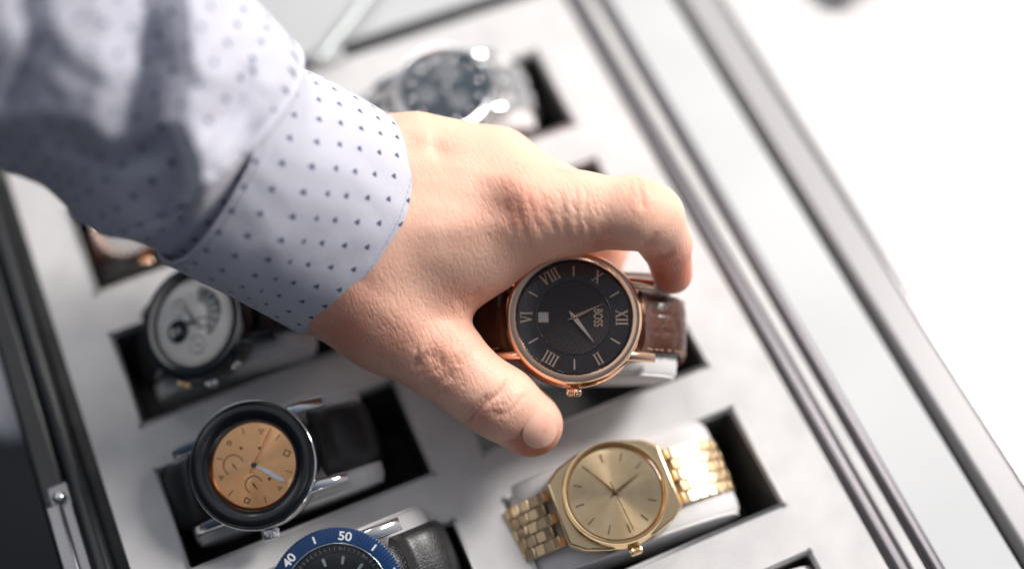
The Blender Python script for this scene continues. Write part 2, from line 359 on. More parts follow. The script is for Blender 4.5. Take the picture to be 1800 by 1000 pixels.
def strap(name, side, x0, z0, hx, hz, zc, w0, w1, th, m, parent, croc=False, endang=-100, pad=0.0):
    p, s = strap_path(side, x0, z0, hx, hz, zc, endang=endang, off=th / 2 + .4); n = len(p)
    T = np.gradient(p, axis=0); T /= np.linalg.norm(T, axis=1)[:, None]; Nn = np.stack([-T[:, 1], T[:, 0]], 1) * side
    V, Fc = [], []; m_ = 28
    for i in range(n):
        w = w0 + (w1 - w0) * min(1, s[i] / 60)
        for j in range(m_ + 1):           # top
            v = -1 + 2 * j / m_; y = v * w / 2; e = (1 - abs(v) ** 7); h = th / 2 * e + pad * (1 - v * v) * math.exp(-s[i] / 40)
            if croc:
                ph = (s[i] / 6.4 + (.12 * math.sin(v * 4))) % 1.0; g_ = math.exp(-((ph - .5) / .10) ** 2) * (abs(v) < .80); lw = math.exp(-((abs(v) - .30) / .05) ** 2) * .7
                h -= .42 * max(g_, lw * (abs(v) < .8)); h -= .25 * math.exp(-((abs(v) - .84) / .03) ** 2)
            V.append((p[i, 0] + Nn[i, 0] * h, y, p[i, 1] + Nn[i, 1] * h))
        for j in range(m_ + 1):
            v = 1 - 2 * j / m_; y = v * w / 2; h = -th / 2 * (1 - abs(v) ** 7); V.append((p[i, 0] + Nn[i, 0] * h, y, p[i, 1] + Nn[i, 1] * h))
    k = 2 * (m_ + 1)
    for i in range(n - 1):
        for j in range(k): a = i * k + j; b = i * k + (j + 1) % k; Fc.append((a, b, b + k, a + k) if side > 0 else (a, a + k, b + k, b))
    Fc.append(tuple(range(k)))
    o = mesh(name, V, Fc, m, parent, ang=50); return o, p, s, Nn
def stitches(p, s, Nn, w0, w1, th, m, parent, count=22):
    v, f = boxg(-.75, .75, -.22, .22, 0, .35); proto = None
    for sy in (-1, 1):
        for k in range(count):
            si = 3 + k * 2.6; i = int(si)
            if i >= len(p) - 1: break
            w = w0 + (w1 - w0) * min(1, si / 60); x, z = p[i] + Nn[i] * (th / 2 - .12); t = p[i + 1] - p[i]; t /= np.linalg.norm(t); nn = Nn[i]
            if proto is None: proto = mesh('stitch', v, f, m, parent); o = proto
            else: o = share(proto, 'stitch', parent)
            o.matrix_local = Matrix([[t[0], 0, nn[0], x * S], [0, 1, 0, sy * w * .45 * S], [t[1], 0, nn[1], z * S], [0, 0, 0, 1]])
def bracelet(side, x0, z0, hx, hz, zc, w0, w1, m, parent, ncol=5, pitch=4.0, th=2.6, endang=-80):
    p, s = strap_path(side, x0, z0, hx, hz, zc, endang=endang, off=th / 2 + .4); proto = None
    T = np.gradient(p, axis=0); T /= np.linalg.norm(T, axis=1)[:, None]; Nn = np.stack([-T[:, 1], T[:, 0]], 1) * side
    cw = w0 / ncol
    v, f = boxg(-pitch / 2 + .18, pitch / 2 - .18, -cw / 2 + .12, cw / 2 - .12, -th / 2, th / 2)
    for k in range(int((s[-1] - 2) / pitch)):
        for c in range(ncol):
            si = 1.5 + pitch * (k + .5 + (.5 if c % 2 else 0)); i = int(si)
            if i >= len(p) - 1: break
            fr = si - i; q = p[i] * (1 - fr) + p[i + 1] * fr; w = (w0 + (w1 - w0) * min(1, si / 60)) / w0; t = T[i] * side; nn = Nn[i]
            if proto is None: proto = mesh('link', v, f, m, parent, ang=35, bevel=.28); o = proto
            else:
                o = share(proto, 'link', parent); b = o.modifiers.new('bevel', 'BEVEL'); b.width = .28 * S; b.segments = 3; b.limit_method = 'ANGLE'
            o.matrix_local = Matrix([[T[i][0], 0, nn[0], q[0] * S], [0, w, 0, (c - (ncol - 1) / 2) * cw * w * S], [T[i][1], 0, nn[1], q[1] * S], [0, 0, 0, 1]])
def lug(x, y, parent, m, L_=9, w_=3.4, drop=4.5, z=-3):
    sx = 1 if x > 0 else -1; V, Fc = [], []; n = 10
    for i in range(n + 1):
        t = i / n; X = x + sx * (t * L_ - 5); zz = z + 1.2 - drop * t ** 1.8; h = 2.6 * (1 - .45 * t); ww = w_ * (1 - .12 * t)
        for a in range(12):
            an = 2 * math.pi * a / 12; q = lambda v: math.copysign(abs(v) ** .6, v); V.append((X, y + ww / 2 * q(math.cos(an)), zz + h * q(math.sin(an)) - h * .4))
    for i in range(n):
        for a in range(12): A = i * 12 + a; Bq = i * 12 + (a + 1) % 12; Fc.append((A, Bq, Bq + 12, A + 12))
    Fc += [tuple(range(12)), tuple(range(n * 12, n * 12 + 12))[::-1]]
    return mesh('lug', V, Fc, m, parent, ang=50)
def crown(r, parent, m, size=2.8, length=3.6, ang=-90, z=-3.2):
    V, Fc = lathe([(0, length), (size * .75, length), (size * .93, length - .3), (size, length - .9), (size, .9), (size * .8, .3), (size * .45, 0), (size * .45, -2.5)], 48, wob=lambda t, j: (.16 * math.cos(24 * t) if j in (3, 4) else 0))
    o = mesh('crown', V, Fc, m, parent, ang=40); a = math.radians(ang)
    o.matrix_local = Matrix.Translation((r * math.cos(a) * S, r * math.sin(a) * S, z * S)) @ Matrix.Rotation(a, 4, 'Z') @ Matrix.Rotation(math.pi / 2, 4, 'Y'); return o
def hand(name, length, w, tail, ang, z, m, parent, kind='dauphine', hw=None):
    if kind == 'dauphine': poly = [(-tail, 0), (-tail * .35, w * .34), (0, w * .5), (length * .14, w * .5), (length, 0.05), (length, -.05), (length * .14, -w * .5), (0, -w * .5), (-tail * .35, -w * .34)]
    elif kind == 'leaf': poly = [(-tail, .2), (0, .25), (length * .45, .3), (length * .6, w * .5), (length * .85, w * .5), (length, 0), (length * .85, -w * .5), (length * .6, -w * .5), (length * .45, -.3), (0, -.25), (-tail, -.2)]
    else: poly = [(-tail, w * .5), (length, w * .3), (length, -w * .3), (-tail, -w * .5)]
    poly = rot2(poly, -math.radians(ang)); v, f = prism(poly, z, z + .28); return mesh(name, v, f, m, parent, smooth=False)
def pos(r, th):
    a = -math.radians(th); return (r * math.cos(a), r * math.sin(a))
def base_case(t, R, Rb, zt, m, mb, zb=-9.5, bez=None):
    """R case radius, Rb inner opening radius, zt bezel top height"""
    v, f = lathe([(R - 6, zb), (R - 2.5, zb), (R - .8, zb + 1.2), (R - .1, zb + 3), (R, zb + 5), (R - .25, -2.2), (R - 1.0, -.9), (R - 2.2, -.5), (Rb - .5, -.8)], 120); mesh('case', v, f, m, t, ang=30)
    d = R - Rb
    bez = bez or [(Rb + d - .9, -.75), (Rb + d - .7, zt - 1.5), (Rb + d - 1.1, zt - .6), (Rb + d * .6, zt - .05), (Rb + d * .35, zt), (Rb + .4, zt - .25), (Rb + .05, zt - .7), (Rb, 0)]
    v, f = lathe(bez, 120); return mesh('bezel', v, f, mb, t, ang=30)
def dome(t, r, z, h, m=crystal):
    prof = [(0, z + h)] + [(r * math.sin(a), z + h * math.cos(a)) for a in np.linspace(.12, math.pi / 2, 10)]
    prof[0] = (0.01, z + h); v, f = lathe(prof, 72); return mesh('crystal', v, [q[::-1] for q in f], m, t)
GRP = 'watches in the display tray'

# ================================================================== WATCH 1: rose gold, held
M1 = frame(1009, 558, 50, 0, (0.02, 0.20, 1))
t = empty('wristwatch', M1, 'rose gold watch with dark roman numeral dial and brown leather strap held in the hand', 'watch', GRP)
base_case(t, 23.3, 19.2, 2.0, rose, rose, zb=-9)
v, f = lathe([(19.35, 1.0), (19.2, .2), (18.4, -.15)], 120); mesh('rehaut', v, f, mat('dark_rehaut', (.02, .018, .02), .25, .5), t, ang=30)
v, f = lathe([(12.6, 0), (19.2, 0)], 120); mesh('dial', v, [q[::-1] for q in f], brown_dial, t)
v, f = disc(12.3, -.12); mesh('dial_centre', v, f, guil, t)
v, f = lathe([(12.2, -.1), (12.3, .12), (12.45, .15), (12.65, 0.02)], 120); mesh('dial_ring', v, f, mat('dark_ring', (.12, .11, .11), .2, 1.0), t)
num = {0: 'XII', 2: 'II', 4: 'IIII', 6: 'VI', 8: 'VIII', 10: 'X'}
for h in range(12):
    th = h * 30; x, y = pos(15.8, th)
    if h in num and h:
        g = roman(num[h], 3.8, .02, .22, .52); rr = 15.9
        ang_ = -math.radians(th) - math.pi / 2
        mesh('numeral', *xf(g, ang_, pos(rr, th)), print_rose, t, smooth=False)
    elif h == 0:
        g = roman('XII', 3.8, .02, .22, .52); mesh('numeral', *xf(g, -math.pi / 2, (15.9, 0)), print_rose, t, smooth=False)
    else:
        a_ = -math.radians(th); poly = rot2([(13.9, -.22), (17.4, -.3), (17.4, .3), (13.9, .22)], a_); mesh('hour_marker', *prism(poly, .02, .25), print_rose, t, smooth=False)
v, f = prism([(-11.9, -1.7), (-8.5, -1.7), (-8.5, 1.7), (-11.9, 1.7)], -.05, .12); mesh('date_frame', v, f, print_rose, t, smooth=False)
v, f = prism([(-11.4, -1.2), (-9.2, -1.2), (-9.2, 1.2), (-11.4, 1.2)], .1, .2); mesh('date_disc', v, f, print_w, t, smooth=False)
text('brand_text', 'BOSS', 4.2, print_rose, t, 7.9, 0, -.02, -math.pi / 2, .05, .64)
hand('minute_hand', 11.0, 1.1, 2.6, -25, .75, mat('dull_rose', (.62, .36, .27), .35, .5), t)
hand('hour_hand', 10.6, 1.5, 2.8, 52, .45, mat('bright_rose', (.95, .76, .64), .35, .4), t)
v, f = lathe([(0.01, 1.4), (.5, 1.35), (.7, 1.1), (.7, .3)], 24); mesh('hand_boss', v, f, rose, t)
dome(t, 19.2, 1.2, .5)
for x in (20, -20):
    for y in (12.4, -12.4): lug(x, y, t, rose, 12.5, 3.6, 5.5, -2.6)
crown(22.8, t, rose, 2.35, 3.2)
ps = pillow(M1, 'pale suede pillow lifted out of its slot under the rose gold watch', -9.3, 37, 18.5, 14.5)
for sd in (1, -1):
    o, p_, s_, n_ = strap('strap', sd, 22.5, -5.2, 37, 14.5, -9.3 - 14.5, 20.8, 19, 2.8, brown, t, croc=True, pad=.9)
    stitches(p_, s_, n_, 20.8, 19, 2.8, mat('tan_thread', (.42, .24, .15), .6), t)
    if sd == 1:   # keeper loop low on the 12 o'clock side
        i = 34; V, Fc = [], []
        for j, dd in enumerate((-2.4, -2.2, 2.2, 2.4)):
            i2 = i + dd; k0 = int(i2); q = p_[k0] + (p_[k0 + 1] - p_[k0]) * (i2 - k0); nn = n_[k0]; hh = (1.2 if j in (0, 3) else 2.1)
            for c in range(17):
                v_ = -1 + c / 8; y = v_ * 11.2; h_ = hh + .9 - 2.4 * abs(v_) ** 8; V.append((q[0] + nn[0] * h_, y, q[1] + nn[1] * h_))
        for j in range(3):
            for c in range(16): a = j * 17 + c; Fc.append((a, a + 1, a + 18, a + 17))
        o = mesh('strap_keeper', V, Fc, brown, t, ang=60); md = o.modifiers.new('s', 'SOLIDIFY'); md.thickness = .0008

# ================================================================== WATCH 2: gold, bracelet
M2 = frame(1081, 866, 16, 21, (0.02, 0.40, 1))
t = empty('wristwatch', M2, 'all gold watch with plain sunray dial and five row link bracelet below the thumb', 'watch', GRP)
base_case(t, 18.6, 16.2, 2.4, gold, gold, zb=-8)
v, f = prism([(-20.5, -11), (-16, -14.5), (-8, -17.3), (8, -17.3), (16, -14.5), (20.5, -11), (20.5, 11), (16, 14.5), (8, 17.3), (-8, 17.3), (-16, 14.5), (-20.5, 11)], -7.6, -1.6); mesh('case_body', v, f, gold, t, ang=30, bevel=.8)
v, f = lathe([(16.25, 2.2), (16.1, .2), (15.8, .0)], 96); mesh('rehaut', v, f, gold, t)
v, f = disc(16.0, 0); mesh('dial', v, f, gold_dial, t)
dkg = mat('dark_gold', (.28, .16, .06), .3, .8)
for h in range(12):
    if h == 0: continue
    poly = rot2([(11.2, -.16), (14.2, -.2), (14.2, .2), (11.2, .16)], -math.radians(h * 30)); mesh('hour_marker', *prism(poly, .02, .3), dkg, t, smooth=False)
hand('hour_hand', 10.4, .9, 2.4, -20, .5, dkg, t); hand('minute_hand', 12.6, .6, 2.6, -120, .8, dkg, t); hand('second_hand', 14, .35, 4, 85, 1.1, dkg, t, 'bar')
v, f = lathe([(0.01, 1.6), (.6, 1.5), (.8, 1.2), (.8, .3)], 24); mesh('hand_boss', v, f, dkg, t)
dome(t, 16.1, 2.0, .6); crown(18.2, t, gold, 2.2, 3.2, -90, -3.5)
pillow(M2, 'pale suede pillow under the gold watch', -8.2, 38, 18.2, 14, 5)
for sd in (1, -1): bracelet(sd, 20.6, -4.6, 41 if sd > 0 else 35, 14, -22.2, 20.4, 17.5, gold_br, t, 5, 3.7)
# ================================================================== WATCH 3: orange dial, black bezel
M3 = frame(447, 817, 20, 20, (-.10, .16, 1))
t = empty('wristwatch', M3, 'steel watch with glowing orange dial inside a wide black bezel on black leather strap', 'watch', GRP)
base_case(t, 21.6, 16.8, 3.6, steel, blackg, zb=-9, bez=[(21.2, -.8), (21.3, 2.2), (20.6, 3.2), (19.4, 3.7), (16.6, 3.4), (15.4, 2.6), (14.9, .6), (14.7, .1)])
v, f = lathe([(21.7, .9), (21.9, 1.6), (21.7, 2.3), (21.25, 2.5)], 120); mesh('bezel_rim', v, f, steel, t)
v, f = disc(15.0, 0); mesh('dial', v, f, orange_dial, t)
v, f = lathe([(14.2, .03), (14.9, .5), (15.1, 1.4)], 96); mesh('rehaut', v, [q[::-1] for q in f], mat('copper_ring', (.38, .13, .05), .3, .9), t)
for h, r_, s_ in ((0, 11.8, 1.5), (2, 11.8, 1.0), (4, 12, 1.3), (6, 12, 1.0), (8, 11.6, 1.0), (10, 11.6, 1.2)):
    x, y = pos(r_, h * 30); v, f = lathe([(s_ - .45, .02), (s_ - .4, .2), (s_, .2), (s_, .02)], 4 if h % 4 == 0 else 3); mesh('hour_marker', [(a_ + x, b_ + y, c_) for a_, b_, c_ in v], f, dark_print, t, smooth=False)
for h in (1, 3, 5, 7, 9, 11):
    poly = rot2([(11.0, -.12), (13.4, -.12), (13.4, .12), (11.0, .12)], -math.radians(h * 30)); mesh('hour_marker', *prism(poly, .02, .18), dark_print, t, smooth=False)
for (th, rr, rs) in ((200, 7.2, 3.6), (110, 6.4, 3.0)):
    x, y = pos(rr, th); v, f = lathe([(rs - .35, .02), (rs - .3, .1), (rs, .1), (rs, .02)], 40); k = int(len(f) * .62)
    mesh('subdial_ring', [(a_ + x, b_ + y, c_) for a_, b_, c_ in v], f[:k], dark_print, t, smooth=False)
    hand('subdial_hand', 2.2, .5, .8, 70, .2, dark_print, t).location = (x * S, y * S, 0)
for th, rr in ((60, 7), (250, 7.4), (305, 6)):
    x, y = pos(rr, th); v, f = lathe([(.01, .2), (.5, .18), (.5, .02)], 16); mesh('dot_marker', [(a_ + x, b_ + y, c_) for a_, b_, c_ in v], f, dark_print, t)
silv = mat('silver_hand', (.75, .78, .85), .25, 1.0)
hand('minute_hand', 12.5, 1.4, 2, 20 + 26, .7, silv, t, 'leaf'); hand('hour_hand', 7.5, 1.5, 2, 20 + 24, .45, silv, t, 'leaf')
hand('second_hand', 13.5, .4, 3, 20 - 66, 1.0, mat('orange_hand', (.75, .25, .06), .4), t, 'bar')
v, f = lathe([(0.01, 1.4), (.7, 1.35), (.9, 1.1), (.9, .3)], 24); mesh('hand_boss', v, f, dark_print, t)
dome(t, 15.6, 2.6, .8); crown(21.4, t, steel, 2.8, 4.2, -96, -2.6)
for x in (19.5, -19.5):
    for y in (13.6, -13.6): lug(x, y, t, steel, 13, 4.2, 6, -2.4)
pillow(M3, 'dark shaded suede pillow under the orange dial watch', -9.2, 35, 18.4, 14, 2)
for sd in (1, -1): strap('strap', sd, 21.5, -5, 35, 14, -23.2, 23.5, 21, 3.2, blackl, t, pad=1.2)
# ================================================================== WATCH 4: domed chronograph
M4 = frame(343, 566, 20, 15, (-.40, .22, 1))
t = empty('wristwatch', M4, 'black cased watch with cream dial and grey fan shaped window by the shirt cuff', 'watch', GRP)
base_case(t, 21.8, 16.2, 1.6, gunm, gunm, zb=-9.5)
v, f = disc(16.3, 0); mesh('dial', v, f, cream_dial, t)
gd = mat('grey_window', (.10, .12, .13), .3, .2)
V, Fc = [], []
cx, cy = pos(3.2, 300)
for i in range(25):
    a = math.radians(-75 + i * 6.2); V += [(cx + 4.0 * math.cos(a), cy + 4.0 * math.sin(a), .25), (cx + 9.6 * math.cos(a), cy + 9.6 * math.sin(a), .25)]
Fc = [(2 * i, 2 * i + 1, 2 * i + 3, 2 * i + 2) for i in range(24)]
mesh('fan_window', V, Fc, gd, t, smooth=False)
pg = mat('pale_grey_bar', (.45, .45, .45), .3, .5)
for i in range(7):
    a = math.radians(-70 + i * 22); poly = [(cx + q * math.cos(a + d_), cy + q * math.sin(a + d_)) for q, d_ in ((4.3, -.05), (9.3, -.05), (9.3, .05), (4.3, .05))]; mesh('fan_bar', *prism(poly, .26, .4), pg, t, smooth=False)
for h in range(60):
    poly = rot2([(14.4, -.1), (15.4 - .5 * (h % 5 > 0), -.16 if h % 5 == 0 else -.08), (15.4 - .5 * (h % 5 > 0), .16 if h % 5 == 0 else .08), (14.4, .1)], -math.radians(h * 6)); mesh('minute_marker', *prism(poly, .02, .12), dark_print, t, smooth=False)
for th_, rr_, rs_ in ((95, 8.2, 3.4), (235, 8.6, 3.0)):
    x, y = pos(rr_, th_); v, f = lathe([(rs_ - .5, .05), (rs_ - .3, .3), (rs_, .3), (rs_ + .1, .05)], 40); mesh('subdial_ring', [(a_ + x, b_ + y, c_) for a_, b_, c_ in v], f, steel, t)
    hand('subdial_hand', 2.2, .5, .8, 40, .3, dark_print, t).location = (x * S, y * S, 0)
x, y = pos(7.4, 172); v, f = lathe([(0.01, .3), (2.6, .3), (3.4, .55), (4.2, .5), (4.4, .05)], 40); mesh('balance_window', [(a_ + x, b_ + y, c_) for a_, b_, c_ in v], f, gunm, t)
v, f = lathe([(0.01, .9), (1.0, .8), (1.4, .35)], 24); mesh('balance_wheel', [(a_ + x, b_ + y, c_) for a_, b_, c_ in v], f, steel, t)
x, y = pos(2.6, 20); v, f = lathe([(0.01, .7), (1.8, .65), (2.6, .1)], 30); mesh('round_marker', [(a_ + x, b_ + y, c_) for a_, b_, c_ in v], f, cream_dial, t)
hand('hour_hand', 6, 1.4, 1.5, 190, .7, dark_print, t); hand('minute_hand', 9, 1.1, 1.5, 250, .9, steel, t)
dome(t, 16.2, 1.2, 2.4, crystal_mat('domed_crystal', 1.0))
for a_ in (-60, -90, -120):
    crown(20.4, t, steel if a_ != -120 else gold, 2.0, 3.2, a_, -3.6)
for x in (19, -19):
    for y in (12.5, -12.5): lug(x, y, t, gunm, 11, 4, 5, -2.8)
pillow(M4, 'shaded suede pillow under the cream dial watch beside the cuff', -9.2, 33, 18, 13)
for sd in (1, -1): strap('strap', sd, 21.5, -5, 33, 13, -22.2, 22.5, 21, 3.0, blackl, t, pad=1.0)
# ================================================================== WATCH 5: silver, far
M5 = frame(782, 158, 20, 20, (0, .42, 1))
t = empty('wristwatch', M5, 'blurred silver watch with dark blue dial and steel bracelet above the wrist', 'watch', GRP)
base_case(t, 20.2, 17.0, 2.2, steel, steel, zb=-9)
v, f = disc(17.1, 0); mesh('dial', v, f, grey_dial, t)
for h in range(12):
    x, y = pos(13.6, h * 30); v, f = lathe([(.01, .8), (1.0, .6), (1.3, .02)], 20); mesh('hour_marker', [(a_ + x, b_ + y, c_) for a_, b_, c_ in v], f, steel, t)
for th in (60, 180, 300):
    x, y = pos(7.4, th); v, f = lathe([(.01, .1), (3.2, .1), (3.9, .35), (4.3, .1)], 32); mesh('subdial', [(a_ + x, b_ + y, c_) for a_, b_, c_ in v], f, mat('dull_subdial', (.16, .17, .19), .4), t)
hand('hour_hand', 8, 1.6, 2, 80, .6, steel, t); hand('minute_hand', 12, 1.3, 2, 310, .9, steel, t); dome(t, 17.1, 1.6, .8, crystal_mat('coated_crystal', .3))
crown(20, t, steel, 2.6, 3.6)
for a_ in (-62, -118): crown(20, t, steel, 1.7, 3.4, a_)
for x in (18.5, -18.5):
    for y in (12.5, -12.5): lug(x, y, t, steel, 12, 4, 5, -2.6)
pillow(M5, 'blurred pale pillow under the silver watch at the far end', -9.2, 33, 18, 14)
for sd in (1, -1): bracelet(sd, 21, -4.8, 33, 14, -23.2, 21, 19, steel, t, 5, 5.0)
# ================================================================== WATCH 6: blue diver at the bottom edge
M6 = frame(594, 1048, 18, 23.5, (0, .16, 1))
t = empty('wristwatch', M6, 'black dialled diving watch with numbered blue rotating bezel cut by the bottom edge', 'watch', GRP)
base_case(t, 21.5, 17.2, 2.6, steel, blue, zb=-10, bez=None)
bz = [o for o in t.children if o.name.startswith('bezel')][0]; bpy.data.objects.remove(bz)
v, f = lathe([(20.5, -.8), (22.0, -.3), (22.1, 2.0), (21.6, 2.5), (17.4, 3.0), (17.2, 2.8), (17.0, .2)], 720, wob=lambda q, j: (.16 * math.cos(120 * q) if j in (1, 2) else 0)); mesh('bezel', v, f, blue, t, ang=35)
v, f = lathe([(17.2, 2.95), (17.1, 3.1), (16.8, 3.1), (16.6, 2.7)], 120); mesh('bezel_rim', v, f, mat('dull_steel', (.35, .42, .45), .25, 1), t)
v, f = disc(17.0, 0); mesh('dial', v, f, black_dial, t)
def bz_z(r_): return 2.5 + (21.6 - r_) / 4.2 * .5
for m_ in range(0, 60, 5):
    th = m_ * 6
    if m_ % 10 == 0 and m_:
        x, y = pos(19.3, th); o = text('bezel_number', str(m_), 3.9, print_w, t, x, y, bz_z(19.3) + .16, -math.radians(th) - math.pi / 2, .09, 1.15)
    elif m_ == 0: v, f = prism([(20.7, -1.5), (20.7, 1.5), (18, 0)], bz_z(19) - .3, bz_z(19) + .12); mesh('bezel_marker', v, f, print_w, t, smooth=False)
    else:
        poly = rot2([(18.2, -.32), (20.7, -.32), (20.7, .32), (18.2, .32)], -math.radians(th)); mesh('bezel_marker', *prism(poly, bz_z(19) - .4, bz_z(19.4) + .12), print_w, t, smooth=False)
for m_ in range(60):
    th = m_ * 6; l_ = 1.0
    if m_ % 5 == 0: poly = rot2([(10.4, -.38), (12.8, -.55), (13.2, 0), (12.8, .55), (10.4, .38)], -math.radians(th)); mesh('hour_marker', *prism(poly, .02, .4), lume, t, smooth=False)
    poly = rot2([(14.9, -.09), (14.9 + l_, -.09), (14.9 + l_, .09), (14.9, .09)], -math.radians(th)); mesh('minute_marker', *prism(poly, .02, .06), print_w, t, smooth=False)
v, f = lathe([(13.9, .02), (14.0, .3), (14.3, .3), (14.4, .02)], 100); mesh('chapter_ring', v, f, black_dial, t)
for th in (330, 300, 0): x, y = pos(15.3, th-4); text('small_number', str(th // 6 or 60), 1.1, print_w, t, x, y, .04, -math.radians(th) - math.pi / 2)
hand('hour_hand', 8, 1.8, 2, 130, .6, steel, t); hand('minute_hand', 12.5, 1.5, 2, 200, .9, steel, t)
dome(t, 17.0, 2.4, .5); crown(21.3, t, steel, 3, 4)
for x in (20, -20):
    for y in (14, -14): lug(x, y, t, steel, 12, 5, 5.5, -2.8)
pillow(M6, 'pale pillow under the blue bezel watch at the bottom edge', -10.2, 35, 18.2, 14)
for sd in (1, -1): strap('strap', sd, 22, -5, 35, 14, -24.2, 22, 21, 3.6, blackl, t, pad=1.2)
# ================================================================== WATCH 7: rose watch half under the sleeve
M7 = frame(228, 384, 2, 20, (-.3, .2, 1))
t = empty('wristwatch', M7, 'rose gold watch with sparkling stones mostly hidden under the shirt sleeve', 'watch', GRP)
base_case(t, 16, 13, 2.2, rose, rose, zb=-8)
v, f = disc(13.1, 0); mesh('dial', v, f, cream_dial, t); dome(t, 13.1, 1.6, .8)
proto = None
gem = mat('clear_stone', (.9, .85, .85), .05, .6)
for i in range(30):
    a = 2 * math.pi * i / 30; x, y = 14.6 * math.cos(a), 14.6 * math.sin(a)
    if proto is None: v, f = lathe([(.01, .9), (.6, .8), (1.2, .1), (.6, -.4)], 8); proto = mesh('gemstone', v, f, gem, t, smooth=False); o = proto
    else: o = share(proto, 'gemstone', t)
    o.location = (x * S, y * S, 2.3 * S)
for sd in (1, -1): strap('strap', sd, 17, -4, 30, 12, -22.2, 16, 15, 2.6, blackl if sd > 0 else rosel, t, pad=.6)
crown(15.6, t, rose, 2, 3)
for x in (15, -15):
    for y in (9, -9): lug(x, y, t, rose, 10, 3.4, 5, -2.6)
pillow(M7, 'dark shaded pillow under the rose watch beneath the sleeve', -10.2, 30, 12, 12)
# last pillow, row five
M8 = frame(1296, 1127, 4, 21, (0, .45, 1)); pillow(M8, 'pale pillow tip showing in the slot at the bottom edge right of the gold watch', -2, 35, 17.5, 14, 3)
M9 = frame(930, 330, 0, 20, (0, .5, 1)); 

# ================================================================== THE HAND
def capsule(G, a, b, ra, rb):
    a = np.asarray(a, np.float32); b = np.asarray(b, np.float32); ab = b - a; l2 = float(ab @ ab)
    h = ((G[0] - a[0]) * ab[0] + (G[1] - a[1]) * ab[1] + (G[2] - a[2]) * ab[2]) / l2; np.clip(h, 0, 1, out=h)
    d = np.sqrt((G[0] - a[0] - ab[0] * h) ** 2 + (G[1] - a[1] - ab[1] * h) ** 2 + (G[2] - a[2] - ab[2] * h) ** 2); return d - (ra + (rb - ra) * h)
def smin(a, b, k):
    h = np.clip(.5 + .5 * (b - a) / k, 0, 1); return b + (a - b) * h - k * h * (1 - h)
def surface_nets(Fv, o, vs):
    s = Fv < 0; nx, ny, nz = Fv.shape
    cnt = np.zeros((nx - 1, ny - 1, nz - 1), np.uint8)
    for i in (0, 1):
        for j in (0, 1):
            for k in (0, 1): cnt += s[i:nx - 1 + i, j:ny - 1 + j, k:nz - 1 + k]
    act = (cnt > 0) & (cnt < 8); ci = np.argwhere(act); idx = -np.ones(act.shape, np.int64); idx[act] = np.arange(len(ci))
    acc = np.zeros((len(ci), 3)); num_ = np.zeros(len(ci)); C = [(i, j, k) for i in (0, 1) for j in (0, 1) for k in (0, 1)]
    for p in C:
        for ax in range(3):
            if p[ax] == 0:
                q = list(p); q[ax] = 1; fa = Fv[ci[:, 0] + p[0], ci[:, 1] + p[1], ci[:, 2] + p[2]]; fb = Fv[ci[:, 0] + q[0], ci[:, 1] + q[1], ci[:, 2] + q[2]]
                cr_ = (fa < 0) != (fb < 0); t_ = np.where(cr_, fa / np.where(cr_, fa - fb, 1), 0); pt = np.tile(np.array(p, float), (len(ci), 1)); pt[:, ax] += t_; acc += pt * cr_[:, None]; num_ += cr_
    V = (ci + acc / num_[:, None]) * vs + o; Fs = []
    for ax in range(3):
        sl0 = [slice(None)] * 3; sl1 = [slice(None)] * 3; sl0[ax] = slice(0, -1); sl1[ax] = slice(1, None)
        a_, b_ = s[tuple(sl0)], s[tuple(sl1)]; e_ = np.argwhere(a_ != b_); u, v_ = [(1, 2), (2, 0), (0, 1)][ax]
        e_ = e_[(e_[:, u] > 0) & (e_[:, v_] > 0) & (e_[:, u] < act.shape[u]) & (e_[:, v_] < act.shape[v_]) & (e_[:, ax] < act.shape[ax])]
        du = np.zeros(3, int); du[u] = 1; dv = np.zeros(3, int); dv[v_] = 1
        g = lambda q: idx[q[:, 0], q[:, 1], q[:, 2]]
        Q = np.stack([g(e_ - du - dv), g(e_ - dv), g(e_), g(e_ - du)], 1); fl = a_[tuple(e_.T)]; Q[~fl] = Q[~fl][:, ::-1]; Fs.append(Q)
    return V, np.concatenate(Fs)
VS = 0.7
H = dict(
 wr0=(430, 300, 476), wr1=(610, 390, 492),
)
